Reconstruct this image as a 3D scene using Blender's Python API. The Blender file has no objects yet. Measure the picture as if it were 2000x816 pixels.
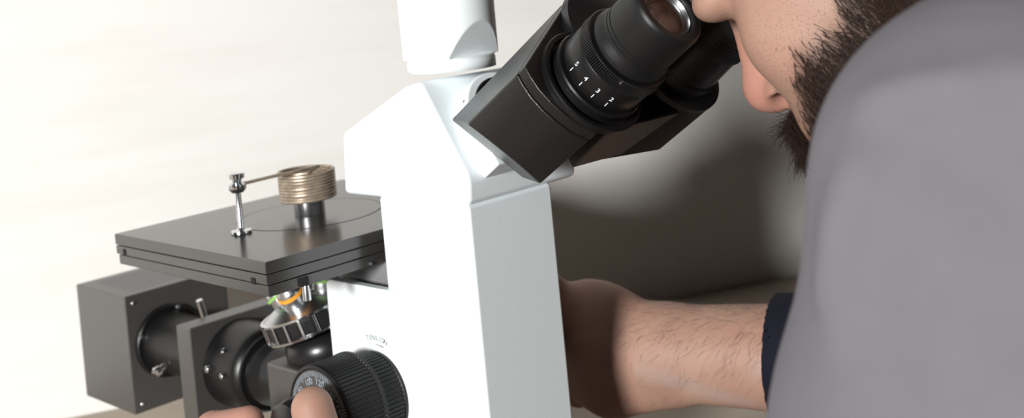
import bpy, bmesh, math, random
import numpy as np
from mathutils import Vector, Matrix
random.seed(4); rng = np.random.default_rng(4)
col = bpy.context.scene.collection
V = lambda *a: np.array(a, float)
PI = math.pi

# ------------------------------------------------------------------ materials
def mat(name, c, rough=.5, metal=0., noise=0., nscale=200., bump=0., bscale=800., sss=0., coat=0., spec=.5, emit=None, ior=1.5):
    m = bpy.data.materials.new(name); m.use_nodes = True
    nt = m.node_tree; b = nt.nodes['Principled BSDF']
    b.inputs['Base Color'].default_value = (*c, 1); b.inputs['Roughness'].default_value = rough
    b.inputs['Metallic'].default_value = metal; b.inputs['Specular IOR Level'].default_value = spec
    b.inputs['IOR'].default_value = ior
    if sss:
        b.inputs['Subsurface Weight'].default_value = sss
        b.inputs['Subsurface Radius'].default_value = (1, .35, .2); b.inputs['Subsurface Scale'].default_value = .004
    if coat: b.inputs['Coat Weight'].default_value = coat; b.inputs['Coat Roughness'].default_value = .08
    tc = nt.nodes.new('ShaderNodeTexCoord')
    if noise:
        n = nt.nodes.new('ShaderNodeTexNoise'); n.inputs['Scale'].default_value = nscale; n.inputs['Detail'].default_value = 5
        nt.links.new(tc.outputs['Object'], n.inputs['Vector'])
        mx = nt.nodes.new('ShaderNodeMix'); mx.data_type = 'RGBA'
        mx.inputs['A'].default_value = (*[x*(1-noise) for x in c], 1); mx.inputs['B'].default_value = (*[min(1, x*(1+noise)) for x in c], 1)
        nt.links.new(n.outputs['Fac'], mx.inputs['Factor']); nt.links.new(mx.outputs['Result'], b.inputs['Base Color'])
    if bump:
        n = nt.nodes.new('ShaderNodeTexNoise'); n.inputs['Scale'].default_value = bscale; n.inputs['Detail'].default_value = 3
        nt.links.new(tc.outputs['Object'], n.inputs['Vector'])
        bp = nt.nodes.new('ShaderNodeBump'); bp.inputs['Strength'].default_value = bump; bp.inputs['Distance'].default_value = .0006
        nt.links.new(n.outputs['Fac'], bp.inputs['Height']); nt.links.new(bp.outputs['Normal'], b.inputs['Normal'])
    return m
M = {}
M['white'] = mat('white_paint', (.82, .882, .910), .42, bump=.10, bscale=1500)
M['black'] = mat('black_paint', (.007, .0065, .0063), .35, ior=1.5, bump=.25, bscale=1800)
M['blackgloss'] = mat('black_anodised', (.010, .010, .011), .30)
M['blacksatin'] = mat('black_satin', (.006, .006, .0065), .36, spec=.4, bump=.08, bscale=1600)
M['rubber'] = mat('black_rubber', (.007, .007, .0075), .45, spec=.35, noise=.15, nscale=300, bump=.08, bscale=1500)
M['stage'] = mat('stage_black', (.036, .034, .033), .20, ior=1.68,  noise=.12, nscale=60)
M['lamp'] = mat('lamp_house_black', (.060, .057, .054), .36, ior=1.75, bump=.12, bscale=1400)
M['chrome'] = mat('chrome', (.75, .77, .80), .16, 1.)
M['steel'] = mat('brushed_steel', (.62, .63, .65), .28, 1., noise=.1, nscale=400)
M['greypaint'] = mat('grey_metal', (.20, .20, .21), .5, bump=.1)
M['ink'] = mat('white_ink', (.75, .80, .88), .6)
M['dialink'] = mat('dial_ink', (.30, .35, .40), .6)
M['greyink'] = mat('grey_ink', (.10, .10, .11), .6)
M['orange'] = mat('orange_band', (.90, .36, .03), .5)
M['green'] = mat('green_band', (.22, .42, .10), .5)
M['hole'] = mat('dark_hole', (.004, .004, .004), .8)
M['wire'] = mat('tarnished_wire', (.42, .345, .27), .42, .65, noise=.45, nscale=260)
M['coat'] = mat('grey_cotton', (.140, .136, .154), .82, noise=.05, nscale=120, bump=.25, bscale=2500, spec=.2)
M['navy'] = mat('navy_knit', (.006, .007, .014), .85, bump=.5, bscale=1500, spec=.2)
M['trouser'] = mat('dark_trouser_cloth', (.03, .03, .04), .85)
M['hair'] = mat('dark_brown_hair', (.028, .0150, .0105), .45, spec=.25)
M['armhair'] = mat('dark_arm_hair', (.05, .028, .018), .5)
M['stoolmetal'] = mat('stool_steel', (.5, .5, .5), .3, 1.)
M['eye'] = mat('eyeball', (.75, .72, .70), .15)

def skin_mat():
    m = mat('skin', (.5, .3, .22), .56, sss=.2, spec=.35)
    nt = m.node_tree; b = nt.nodes['Principled BSDF']
    tc = nt.nodes.new('ShaderNodeTexCoord')
    def noise(s, d=3):
        n = nt.nodes.new('ShaderNodeTexNoise'); n.inputs['Scale'].default_value = s; n.inputs['Detail'].default_value = d
        nt.links.new(tc.outputs['Object'], n.inputs['Vector']); return n
    a = noise(45, 4)
    mx = nt.nodes.new('ShaderNodeMix'); mx.data_type = 'RGBA'
    mx.inputs['A'].default_value = (.335, .178, .136, 1); mx.inputs['B'].default_value = (.39, .255, .187, 1)
    nt.links.new(a.outputs['Fac'], mx.inputs['Factor'])
    # redness attribute (nose, finger tips) and stubble attribute (pores)
    at = nt.nodes.new('ShaderNodeAttribute'); at.attribute_name = 'skin_tint'
    sp = nt.nodes.new('ShaderNodeSeparateColor'); nt.links.new(at.outputs['Color'], sp.inputs[0])
    m2 = nt.nodes.new('ShaderNodeMix'); m2.data_type = 'RGBA'; m2.inputs['B'].default_value = (.44, .185, .145, 1)
    nt.links.new(sp.outputs[0], m2.inputs['Factor']); nt.links.new(mx.outputs['Result'], m2.inputs['A'])
    vo = nt.nodes.new('ShaderNodeTexVoronoi'); vo.inputs['Scale'].default_value = 1000
    nt.links.new(tc.outputs['Object'], vo.inputs['Vector'])
    rp = nt.nodes.new('ShaderNodeMapRange'); rp.inputs['From Min'].default_value = .16; rp.inputs['From Max'].default_value = .30
    rp.inputs['To Min'].default_value = 1; rp.inputs['To Max'].default_value = 0
    nt.links.new(vo.outputs['Distance'], rp.inputs['Value'])
    ml = nt.nodes.new('ShaderNodeMath'); ml.operation = 'MULTIPLY'
    nt.links.new(rp.outputs[0], ml.inputs[0]); nt.links.new(sp.outputs[1], ml.inputs[1])
    m3 = nt.nodes.new('ShaderNodeMix'); m3.data_type = 'RGBA'; m3.inputs['B'].default_value = (.17, .09, .06, 1)
    nt.links.new(ml.outputs[0], m3.inputs['Factor']); nt.links.new(m2.outputs['Result'], m3.inputs['A'])
    br = nt.nodes.new('ShaderNodeAttribute'); br.attribute_name = 'beard_root'
    sb = nt.nodes.new('ShaderNodeSeparateColor'); nt.links.new(br.outputs['Color'], sb.inputs[0])
    m35 = nt.nodes.new('ShaderNodeMix'); m35.data_type = 'RGBA'; m35.inputs['B'].default_value = (.035, .02, .015, 1)
    nt.links.new(sb.outputs[0], m35.inputs['Factor']); nt.links.new(m3.outputs['Result'], m35.inputs['A']); m3 = m35
    # veins (blue channel)
    m4 = nt.nodes.new('ShaderNodeMix'); m4.data_type = 'RGBA'; m4.inputs['B'].default_value = (.36, .33, .33, 1)
    nt.links.new(sp.outputs[2], m4.inputs['Factor']); nt.links.new(m3.outputs['Result'], m4.inputs['A'])
    nt.links.new(m4.outputs['Result'], b.inputs['Base Color'])
    n2 = noise(900, 3); bp = nt.nodes.new('ShaderNodeBump'); bp.inputs['Strength'].default_value = .35; bp.inputs['Distance'].default_value = .0004
    nt.links.new(n2.outputs['Fac'], bp.inputs['Height']); nt.links.new(bp.outputs['Normal'], b.inputs['Normal'])
    return m
M['skin'] = skin_mat()

def wood_mat(name, base, streak, pink, scale):
    m = bpy.data.materials.new(name); m.use_nodes = True; nt = m.node_tree; b = nt.nodes['Principled BSDF']
    b.inputs['Roughness'].default_value = .75; b.inputs['Specular IOR Level'].default_value = .15
    tc = nt.nodes.new('ShaderNodeTexCoord'); mp = nt.nodes.new('ShaderNodeMapping'); mp.inputs['Scale'].default_value = scale
    nt.links.new(tc.outputs['Object'], mp.inputs['Vector'])
    def nz(s, d, lo, hi):
        n = nt.nodes.new('ShaderNodeTexNoise'); n.inputs['Scale'].default_value = s; n.inputs['Detail'].default_value = d; n.inputs['Roughness'].default_value = .6
        nt.links.new(mp.outputs[0], n.inputs['Vector'])
        r = nt.nodes.new('ShaderNodeMapRange'); r.inputs['From Min'].default_value = lo; r.inputs['From Max'].default_value = hi
        nt.links.new(n.outputs['Fac'], r.inputs['Value']); return r
    a = nz(2.2, 6, .45, .68); c = nz(.9, 3, .5, .75)
    x = nt.nodes.new('ShaderNodeMix'); x.data_type = 'RGBA'; x.inputs['A'].default_value = (*base, 1); x.inputs['B'].default_value = (*streak, 1)
    nt.links.new(a.outputs[0], x.inputs['Factor'])
    y = nt.nodes.new('ShaderNodeMix'); y.data_type = 'RGBA'; y.inputs['B'].default_value = (*pink, 1)
    nt.links.new(c.outputs[0], y.inputs['Factor']); nt.links.new(x.outputs['Result'], y.inputs['A'])
    nt.links.new(y.outputs['Result'], b.inputs['Base Color'])
    return m
M['wall'] = wood_mat('pale_wood_print', (.84, .838, .815), (.775, .765, .735), (.82, .775, .755), (.9, 9, 9))
M['table'] = wood_mat('beige_wood_top', (.46, .40, .335), (.41, .35, .29), (.45, .375, .32), (1.2, 14, 14))
M['floor'] = wood_mat('brown_floor', (.16, .11, .08), (.12, .08, .06), (.14, .09, .07), (2, 20, 20))
def glass_mat():
    m = mat('coated_lens', (.035, .018, .014), .04, 0., coat=1., spec=.9); return m
M['lens'] = glass_mat()

# ------------------------------------------------------------------ helpers
def link(o, parent=None):
    col.objects.link(o)
    if parent is not None: o.parent = parent
    return o
def empty(name, loc, label, cat, group=None):
    o = bpy.data.objects.new(name, None); o.empty_display_size = .02; o.location = loc
    o['label'] = label; o['category'] = cat
    if group: o['group'] = group
    col.objects.link(o); bpy.context.view_layer.update(); return o
def obj(name, bm, m, parent=None, bevel=0., seg=2, smooth=True, mats=None, angle=35):
    """link a bmesh as one mesh object; coordinates are world, the parent sits unrotated"""
    me = bpy.data.meshes.new(name)
    if isinstance(bm, bmesh.types.BMesh):
        bmesh.ops.recalc_face_normals(bm, faces=bm.faces); bm.to_mesh(me); bm.free()
    else: me = bm
    for x in (mats or [m]): me.materials.append(x)
    o = bpy.data.objects.new(name, me)
    if parent is not None:
        p = parent; off = Vector((0, 0, 0))
        while p is not None: off += Vector(p.location); p = p.parent
        me.transform(Matrix.Translation(-off))
    else:
        c = sum((Vector(v.co) for v in me.vertices), Vector()) / max(1, len(me.vertices))
        me.transform(Matrix.Translation(-c)); o.location = c
    if smooth:
        for p in me.polygons: p.use_smooth = True
        try: me.set_sharp_from_angle(angle=math.radians(angle))
        except Exception: pass
    if bevel:
        md = o.modifiers.new('bevel', 'BEVEL'); md.width = bevel; md.segments = seg; md.limit_method = 'ANGLE'; md.angle_limit = math.radians(30)
        md.harden_normals = True
    return link(o, parent)
def prism(A, B, bm=None):
    bm = bm or bmesh.new()
    a = [bm.verts.new(tuple(p)) for p in A]; b = [bm.verts.new(tuple(p)) for p in B]; n = len(A)
    bm.faces.new(a); bm.faces.new(b[::-1])
    for i in range(n): bm.faces.new((a[i], b[i], b[(i+1) % n], a[(i+1) % n]))
    return bm
def box(lo, hi, bm=None):
    x0, y0, z0 = lo; x1, y1, z1 = hi
    return prism([(x0, y0, z0), (x1, y0, z0), (x1, y1, z0), (x0, y1, z0)], [(x0, y0, z1), (x1, y0, z1), (x1, y1, z1), (x0, y1, z1)], bm)
def perp(ax):
    ax = np.array(ax, float); ax /= np.linalg.norm(ax)
    t = V(1, 0, 0) if abs(ax[0]) < .9 else V(0, 0, 1)
    u = t - ax*(t@ax); u /= np.linalg.norm(u); return ax, u, np.cross(ax, u)
def lathe(prof, o, ax, seg=64, bm=None, mod=None, cap=True):
    """prof: (s, r) along ax from o; mod(i, k) scales radius of segment i at profile point k"""
    bm = bm or bmesh.new(); ax, u, w = perp(ax); o = np.array(o, float); rings = []
    for k, (s, r) in enumerate(prof):
        if r < 1e-7: rings.append([bm.verts.new(tuple(o+ax*s))]); continue
        ring = []
        for i in range(seg):
            t = 2*PI*i/seg; q = r*(mod(i, k) if mod else 1)
            ring.append(bm.verts.new(tuple(o + ax*s + (u*math.cos(t)+w*math.sin(t))*q)))
        rings.append(ring)
    for a, b in zip(rings, rings[1:]):
        if len(a) == 1 and len(b) == 1: continue
        for i in range(seg):
            j = (i+1) % seg
            if len(a) == 1: bm.faces.new((a[0], b[i], b[j]))
            elif len(b) == 1: bm.faces.new((a[i], b[0], a[j]))
            else: bm.faces.new((a[i], b[i], b[j], a[j]))
    if cap:
        for r in (rings[0], rings[-1]):
            if len(r) > 1: bm.faces.new(r)
    return bm
def tube(pts, rad, seg=8, bm=None):
    bm = bm or bmesh.new(); pts = [np.array(p, float) for p in pts]; n = len(pts)
    rs = rad if hasattr(rad, '__len__') else [rad]*n; prev = None; u = None
    for i, p in enumerate(pts):
        t = pts[min(i+1, n-1)] - pts[max(i-1, 0)]; t /= np.linalg.norm(t)
        if u is None: _, u, _ = perp(t)
        u = u - t*(u@t); u /= np.linalg.norm(u); w = np.cross(t, u)
        ring = [bm.verts.new(tuple(p + rs[i]*(u*math.cos(2*PI*k/seg)+w*math.sin(2*PI*k/seg)))) for k in range(seg)]
        if prev:
            for k in range(seg): bm.faces.new((prev[k], prev[(k+1) % seg], ring[(k+1) % seg], ring[k]))
        else: bm.faces.new(ring[::-1])
        prev = ring
    bm.faces.new(prev); return bm
FONTCACHE = {}
def text_mesh(s, size, thick=.00006):
    cu = bpy.data.curves.new('t', 'FONT'); cu.body = s; cu.size = size; cu.align_x = 'CENTER'; cu.extrude = thick; cu.resolution_u = 3
    o = bpy.data.objects.new('t', cu); col.objects.link(o); dg = bpy.context.evaluated_depsgraph_get(); dg.update()
    me = bpy.data.meshes.new_from_object(o.evaluated_get(dg)); col.objects.unlink(o); bpy.data.objects.remove(o); return me
def add_text(bm, s, size, pos, right, up, thick=.00006):
    me = text_mesh(s, size, thick); r = np.array(right, float); r /= np.linalg.norm(r); u = np.array(up, float); u -= r*(u@r); u /= np.linalg.norm(u); n = np.cross(r, u)
    mt = Matrix(((r[0], u[0], n[0], pos[0]), (r[1], u[1], n[1], pos[1]), (r[2], u[2], n[2], pos[2]), (0, 0, 0, 1)))
    me.transform(mt); bm.from_mesh(me); bpy.data.meshes.remove(me)

# ------------------------------------------------------------------ signed distance bodies + surface nets
class SDF:
    def __init__(s): s.ops = []
    def cone(s, a, b, ra, rb, k=.006): s.ops.append(('c', V(*a), V(*b), ra, rb, k)); return s
    def ell(s, c, r, k=.006, rot=None): s.ops.append(('e', V(*c), V(*r), rot, 0, k)); return s
    def cut(s, c, r, k=.003, rot=None): s.ops.append(('x', V(*c), V(*r), rot, 0, k)); return s
    def cutcone(s, a, b, ra, rb, k=.002): s.ops.append(('xc', V(*a), V(*b), ra, rb, k)); return s
    def fn(s, f): s.ops.append(('f', f, None, 0, 0, 0)); return s
    def ev(s, P):
        d = np.full(P.shape[:-1], 9., np.float32)
        for t, a, b, c, e, k in s.ops:
            if t in ('c', 'xc'):
                ab = b-a; L2 = ab@ab; h = np.clip(((P-a)@ab)/L2, 0, 1); q = np.linalg.norm(P-a-h[..., None]*ab, axis=-1) - (c+(e-c)*h)
            elif t in ('e', 'x'):
                L = P-a
                if c is not None: L = L@c
                n0 = np.linalg.norm(L/b, axis=-1); n1 = np.linalg.norm(L/(b*b), axis=-1)+1e-9; q = n0*(n0-1)/n1
            elif t == 'f': d = a(P, d); continue
            if t in ('x', 'xc'):
                q = -q; h = np.clip(.5-.5*(d-q)/k, 0, 1); d = d+(q-d)*h+k*h*(1-h)
            else:
                h = np.clip(.5+.5*(d-q)/k, 0, 1); d = d+(q-d)*h-k*h*(1-h)
        return d
    def mesh(s, lo, hi, h):
        lo = V(*lo); hi = V(*hi); n = np.ceil((hi-lo)/h).astype(int)+1
        D = np.empty(n, np.float32)
        ys, zs = np.meshgrid(np.arange(n[1])*h+lo[1], np.arange(n[2])*h+lo[2], indexing='ij')
        for i0 in range(0, n[0], 16):
            xs = np.arange(i0, min(i0+16, n[0]))*h+lo[0]
            P = np.empty((len(xs), n[1], n[2], 3)); P[..., 0] = xs[:, None, None]; P[..., 1] = ys; P[..., 2] = zs
            D[i0:i0+len(xs)] = s.ev(P)
        D[0] = D[-1] = 1; D[:, 0] = D[:, -1] = 1; D[:, :, 0] = D[:, :, -1] = 1
        return nets(D, lo, h)
def nets(D, lo, h):
    S = D < 0; nx, ny, nz = D.shape
    acc = np.zeros((nx-1, ny-1, nz-1, 3)); cnt = np.zeros((nx-1, ny-1, nz-1))
    cor = [(i, j, k) for i in (0, 1) for j in (0, 1) for k in (0, 1)]
    sl = lambda i, j, k: (slice(i, nx-1+i), slice(j, ny-1+j), slice(k, nz-1+k))
    for a in cor:
        for ax in range(3):
            if a[ax]: continue
            b = list(a); b[ax] = 1
            da, db = D[sl(*a)], D[sl(*b)]; m = (da < 0) != (db < 0)
            t = np.where(m, da/np.where(m, da-db, 1), 0)
            for c in range(3): acc[..., c] += np.where(m, a[c]+(t if c == ax else 0), 0)
            cnt += m
    act = cnt > 0; idx = -np.ones(act.shape, int); idx[act] = np.arange(act.sum())
    g = np.argwhere(act); v = (g+acc[act]/cnt[act][:, None])*h+lo; faces = []
    for ax in range(3):
        b = [slice(None)]*3; b2 = [slice(None)]*3; b[ax] = slice(0, -1); b2[ax] = slice(1, None)
        A, B = S[tuple(b)], S[tuple(b2)]; e = np.argwhere(A != B)
        o1, o2 = [(1, 2), (2, 0), (0, 1)][ax]
        e = e[(e[:, o1] > 0) & (e[:, o2] > 0) & (e[:, o1] < D.shape[o1]-1) & (e[:, o2] < D.shape[o2]-1)]
        def at(da, db):
            q = e.copy(); q[:, o1] -= da; q[:, o2] -= db; return idx[q[:, 0], q[:, 1], q[:, 2]]
        Q = np.stack([at(0, 0), at(1, 0), at(1, 1), at(0, 1)], 1)
        fl = ~A[e[:, 0], e[:, 1], e[:, 2]]; Q[fl] = Q[fl][:, ::-1]; faces.append(Q)
    return v, np.concatenate(faces)
def to_mesh(name, parts, smooth_iter=2):
    vs, fs, off = [], [], 0
    for v, f in parts:
        # light laplacian smoothing over quads
        for _ in range(smooth_iter):
            s = np.zeros_like(v); c = np.zeros(len(v))
            for i in range(4):
                a, b = f[:, i], f[:, (i+1) % 4]
                np.add.at(s, a, v[b]); np.add.at(c, a, 1); np.add.at(s, b, v[a]); np.add.at(c, b, 1)
            v = v*.5+.5*s/np.maximum(c, 1)[:, None]
        vs.append(v); fs.append(f+off); off += len(v)
    v = np.concatenate(vs); f = np.concatenate(fs)
    me = bpy.data.meshes.new(name); me.vertices.add(len(v)); me.vertices.foreach_set('co', v.astype(np.float32).ravel())
    me.loops.add(len(f)*4); me.loops.foreach_set('vertex_index', f.astype(np.int32).ravel())
    me.polygons.add(len(f)); me.polygons.foreach_set('loop_start', np.arange(len(f), dtype=np.int32)*4)
    try: me.polygons.foreach_set('loop_total', np.full(len(f), 4, np.int32))
    except Exception: pass
    me.update(calc_edges=True); return me, v, f
def rotm(ax, deg):
    return np.array(Matrix.Rotation(math.radians(deg), 3, Vector(ax)))
# ------------------------------------------------------------------ camera, light, room
R2 = 2**.5; th = math.atan(.095); ct, st = math.cos(th), math.sin(th); H = .335
Fv = V(1, 1, 0)/R2; Rv = V(1, -1, 0)/R2; Uv = V(0, 0, 1)
cx_, cy_, cz_ = ct*Rv - st*Uv, ct*Uv + st*Rv, -Fv
cam = bpy.data.cameras.new('camera'); co = bpy.data.objects.new('camera', cam); col.objects.link(co)
co.matrix_world = Matrix(((cx_[0], cy_[0], cz_[0], 0), (cx_[1], cy_[1], cz_[1], 0), (cx_[2], cy_[2], cz_[2], H), (0, 0, 0, 1)))
cam.sensor_width = 36; cam.lens = 2379/2000*36; cam.shift_y = -478/2000; cam.clip_start = .01
cam.dof.use_dof = True; cam.dof.focus_distance = .565; cam.dof.aperture_fstop = 11.0
sc = bpy.context.scene; sc.camera = co
sc.view_settings.view_transform = 'Standard'; sc.view_settings.look = 'None'; sc.view_settings.gamma = 1; sc.view_settings.use_curve_mapping = False
sc.view_settings.exposure = 0.0
la = bpy.data.lights.new('flash_softbox', 'AREA'); la.shape = 'DISK'; la.size = .44; la.energy = 98; la.color = (1, .985, .96)
lo = bpy.data.objects.new('flash_softbox', la); col.objects.link(lo)
LP = Vector((-1.84, -.33, .70)); lo.location = LP
lo.rotation_euler = (Vector((.52, .55, .2)) - LP).to_track_quat('-Z', 'Y').to_euler()
w = bpy.data.worlds.new('room_light'); sc.world = w; w.use_nodes = True
w.node_tree.nodes['Background'].inputs[0].default_value = (1, .66, .46, 1); w.node_tree.nodes['Background'].inputs[1].default_value = .006

def structure(o): o['kind'] = 'structure'; return o
W0 = V(.428, .986, 0); WD = V(.8944, -.4472, 0); WN = V(.4472, .8944, 0)
def wallpt(t, z, back=0): p = W0 + WD*t + WN*back; return (p[0], p[1], z)
# the wall is built in its own frame so the grain runs along it
me = bpy.data.meshes.new('wall_back'); bm = box((-1.6, 0, -.75), (1.5, .04, 1.6)); bmesh.ops.recalc_face_normals(bm, faces=bm.faces); bm.to_mesh(me); bm.free()
wo = bpy.data.objects.new('wall_back', me); me.materials.append(M['wall']); wo.location = W0; wo.rotation_euler = (0, 0, math.atan2(WD[1], WD[0])); link(wo); structure(wo)
me = bpy.data.meshes.new('floor'); bm = box((-1.6, -2.2, -.79), (1.5, 0, -.75)); bmesh.ops.recalc_face_normals(bm, faces=bm.faces); bm.to_mesh(me); bm.free()
fo = bpy.data.objects.new('floor', me); me.materials.append(M['floor']); fo.location = W0; fo.rotation_euler = wo.rotation_euler; link(fo); structure(fo)
# table
tb = empty('table', (.5, .6, -.75), 'pale beige wood table under the microscope, reaching back to the wall', 'table')
tb.location = (W0[0], W0[1], -.75); tb.rotation_euler = wo.rotation_euler
def local(name, bm, m, par, bevel=.002):
    me = bpy.data.meshes.new(name); bmesh.ops.recalc_face_normals(bm, faces=bm.faces); bm.to_mesh(me); bm.free(); me.materials.append(m)
    o = bpy.data.objects.new(name, me); link(o, par)
    md = o.modifiers.new('b', 'BEVEL'); md.width = bevel; md.segments = 2; return o
local('tabletop', box((-.75, -.78, .725), (1.35, -.002, .75)), M['table'], tb)
for x in (-.72, 1.27):
    for y in (-.75, -.05): local('leg', box((x, y, 0), (x+.05, y+.05, .725)), M['table'], tb)

# ------------------------------------------------------------------ microscope
mic = empty('microscope', (.4455, .56, 0), 'white and black inverted microscope with twin eyepieces and a black square stage', 'microscope')
X0, Y0 = .4144, .4625
# base and column
obj('base', box((.405, .455, 0.0), (.486, .72, .028)), M['white'], mic, bevel=.006, seg=3)
obj('column', prism([(X0, Y0, .026), (.4768, Y0, .026), (.4768, .5353, .026), (X0, .5353, .026)],
                    [(X0, Y0, .2145), (.4768, Y0, .2145), (.4768, .5353, .2145), (X0, .5353, .2145)]), M['white'], mic, bevel=.0022, seg=3)
# side panels (plates with a rounded upper corner), near and far
def panel(xa, xb):
    poly = [(.5890, .027), (.5890, .1612), (.5850, .1634)]
    c = (.5165, .1575)
    for k in range(7):
        t = PI/2 + k*PI/12; poly.append((c[0]+.006*math.cos(t), c[1]+.006*math.sin(t)))
    poly.append((.5085, .027))
    return prism([(xa, y, z) for y, z in poly], [(xb, y, z) for y, z in poly])
obj('side_panel', panel(.4118, .4175), M['white'], mic, bevel=.0008)
obj('side_panel', panel(.4725, .4795), M['white'], mic, bevel=.0008)
# focusing body behind the panels and the bracket that carries the stage
obj('focus_body', box((.4178, .536, .027), (.472, .588, .158)), M['greypaint'], mic, bevel=.002)
obj('stage_bracket', prism([(.4255, .536, .150), (.4255, .575, .150), (.4255, .606, .166), (.4255, .606, .1748), (.4255, .536, .1748)],
                           [(.478, .536, .150), (.478, .575, .150), (.478, .606, .166), (.478, .606, .1748), (.478, .536, .1748)]), M['greypaint'], mic, bevel=.001)

obj('flash_blocker', box((.4560, .588, .030), (.4980, .6950, .1746)), M['greypaint'], mic, bevel=.003)  # added block under the stage, keeps the flash off the wall behind
# head
side = [(.4625, .2139), (.5672, .2134), (.5640, .2487), (.5055, .2752), (.4925, .2780), (.4609, .2284)]
HX1 = .4975
A = [(X0, y, z) for y, z in side]; B = [(HX1, y, z) for y, z in side]
head = obj('head_casting', prism(A, B), M['white'], mic, bevel=.0035, seg=4)

ph = math.radians(33); ea = V(0, -math.cos(ph), math.sin(ph)); en = V(0, math.sin(ph), math.cos(ph)); ex = V(1, 0, 0)
E1 = V(.4203, .3268, .3091)
def ep(s, x, n, O=None): return (E1 if O is None else O) - ea*s + ex*x + en*n
# raised boss carrying the binocular head: circle on top, straight sides down
HX, HN = .0325, .0215; BN = .0285
bo = []
for k in range(25):
    t = PI*k/24; bo.append((HX + .0285*math.cos(t), BN + .0285*math.sin(t)))
bo += [(HX-.0265, .0040), (HX+.0265, .0040)]
obj('binocular_mount', prism([ep(.1440, *p) for p in bo], [ep(.165, *p) for p in bo]), M['white'], mic, bevel=.0015, seg=3)
obj('mount_ring', lathe([(.1430, .0243), (.1422, .0240), (.1422, .0228), (.1450, .0225)], E1+ex*HX+en*BN, -ea, 72), M['black'], mic)
obj('set_screw', lathe([(-.0002, 0), (-.0002, .0009), (.0010, .0010)], ep(.1470, HX-.0240, BN+.0154), ex*.84-en*.54, 16), M['greypaint'], mic)

# photo tube on top of the head, with its flat scooped cut at the foot
TX, TY = .4456, .4995
bm = bmesh.new(); seg = 256; rings = []
prof = [(.281, .0243), (.2862, .0243), (.2868, .0238), (.2876, .0238), (.2882, .0262)] + [(.2882+.0007*k, .0262+.000004*k) for k in range(1, 34)] + [(.32+.01*k, .0264+.00008*k) for k in range(0, 8)] + [(.40, .0270), (.40, .0245), (.42, .0245), (.42, 0)]
for z, r in prof:
    if r == 0: rings.append([bm.verts.new((TX, TY, z))]); continue
    ring = []
    for i in range(seg):
        t = 2*PI*i/seg; x = r*math.cos(t); y = r*math.sin(t)
        if z > .2877:
            yp = -(.0186 + max(0, z-.2885)*.42)
            if y < yp: y = yp
        ring.append(bm.verts.new((TX+x, TY+y, z)))
    rings.append(ring)
for a, b in zip(rings, rings[1:]):
    for i in range(seg):
        j = (i+1) % seg
        if len(b) == 1: bm.faces.new((a[i], b[0], a[j]))
        else: bm.faces.new((a[i], b[i], b[j], a[j]))
bm.faces.new(rings[0])
for e in bm.edges:
    if len(e.link_faces) == 2:
        fl = [all(v.co.z > .2877 and abs((TY - v.co.y) - (.0186 + max(0, v.co.z-.2885)*.42)) < 1e-5 for v in f_.verts) for f_ in e.link_faces]
        if fl[0] != fl[1] or e.calc_face_angle(0) > math.radians(50): e.smooth = False
for f_ in bm.faces: f_.smooth = True
obj('camera_tube', bm, M['white'], mic, smooth=False)

# binocular head: hinge plus two swinging housings
U1 = V(.853, 0, .522); 
def uvp(s, u, v, mir=False):
    x = .853*u - .522*v; n = .522*u + .853*v
    if mir: x = 2*HX - .0005 - x
    return ep(s, x, n)
endarc = [(-.0203, .030), (-.0232, .0255), (-.0262, .0190), (-.0280, .0110), (-.0284, .0030), (-.0275, -.0050), (-.0239, -.0141)]
def housing(mir):
    g = empty('eyepiece_housing', (0, 0, 0), '', '')
    del g['label']; del g['category']
    bpy.data.objects.remove(g)
    fr = [(.0440, .030)] + endarc + [(.0460, -.0141)]
    def rear(u): return .110 + 1.08*(u+.0203)
    re = [(.0170, .0325)] + endarc + [(.0080, -.0141)]
    bm = prism([uvp(.0665, u, v, mir) for u, v in fr], [uvp(min(rear(u), .1505), u, v, mir) for u, v in re])
    h = obj('eyepiece_housing', bm, M['black'], mic, bevel=.0012, seg=2, angle=40)
    bm = prism([uvp(.0600, u, v, mir) for u, v in fr], [uvp(.0660, u, v, mir) for u, v in fr])
    obj('housing_cap', bm, M['black'], h, bevel=.0009, seg=2, angle=40)
    return h
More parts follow.
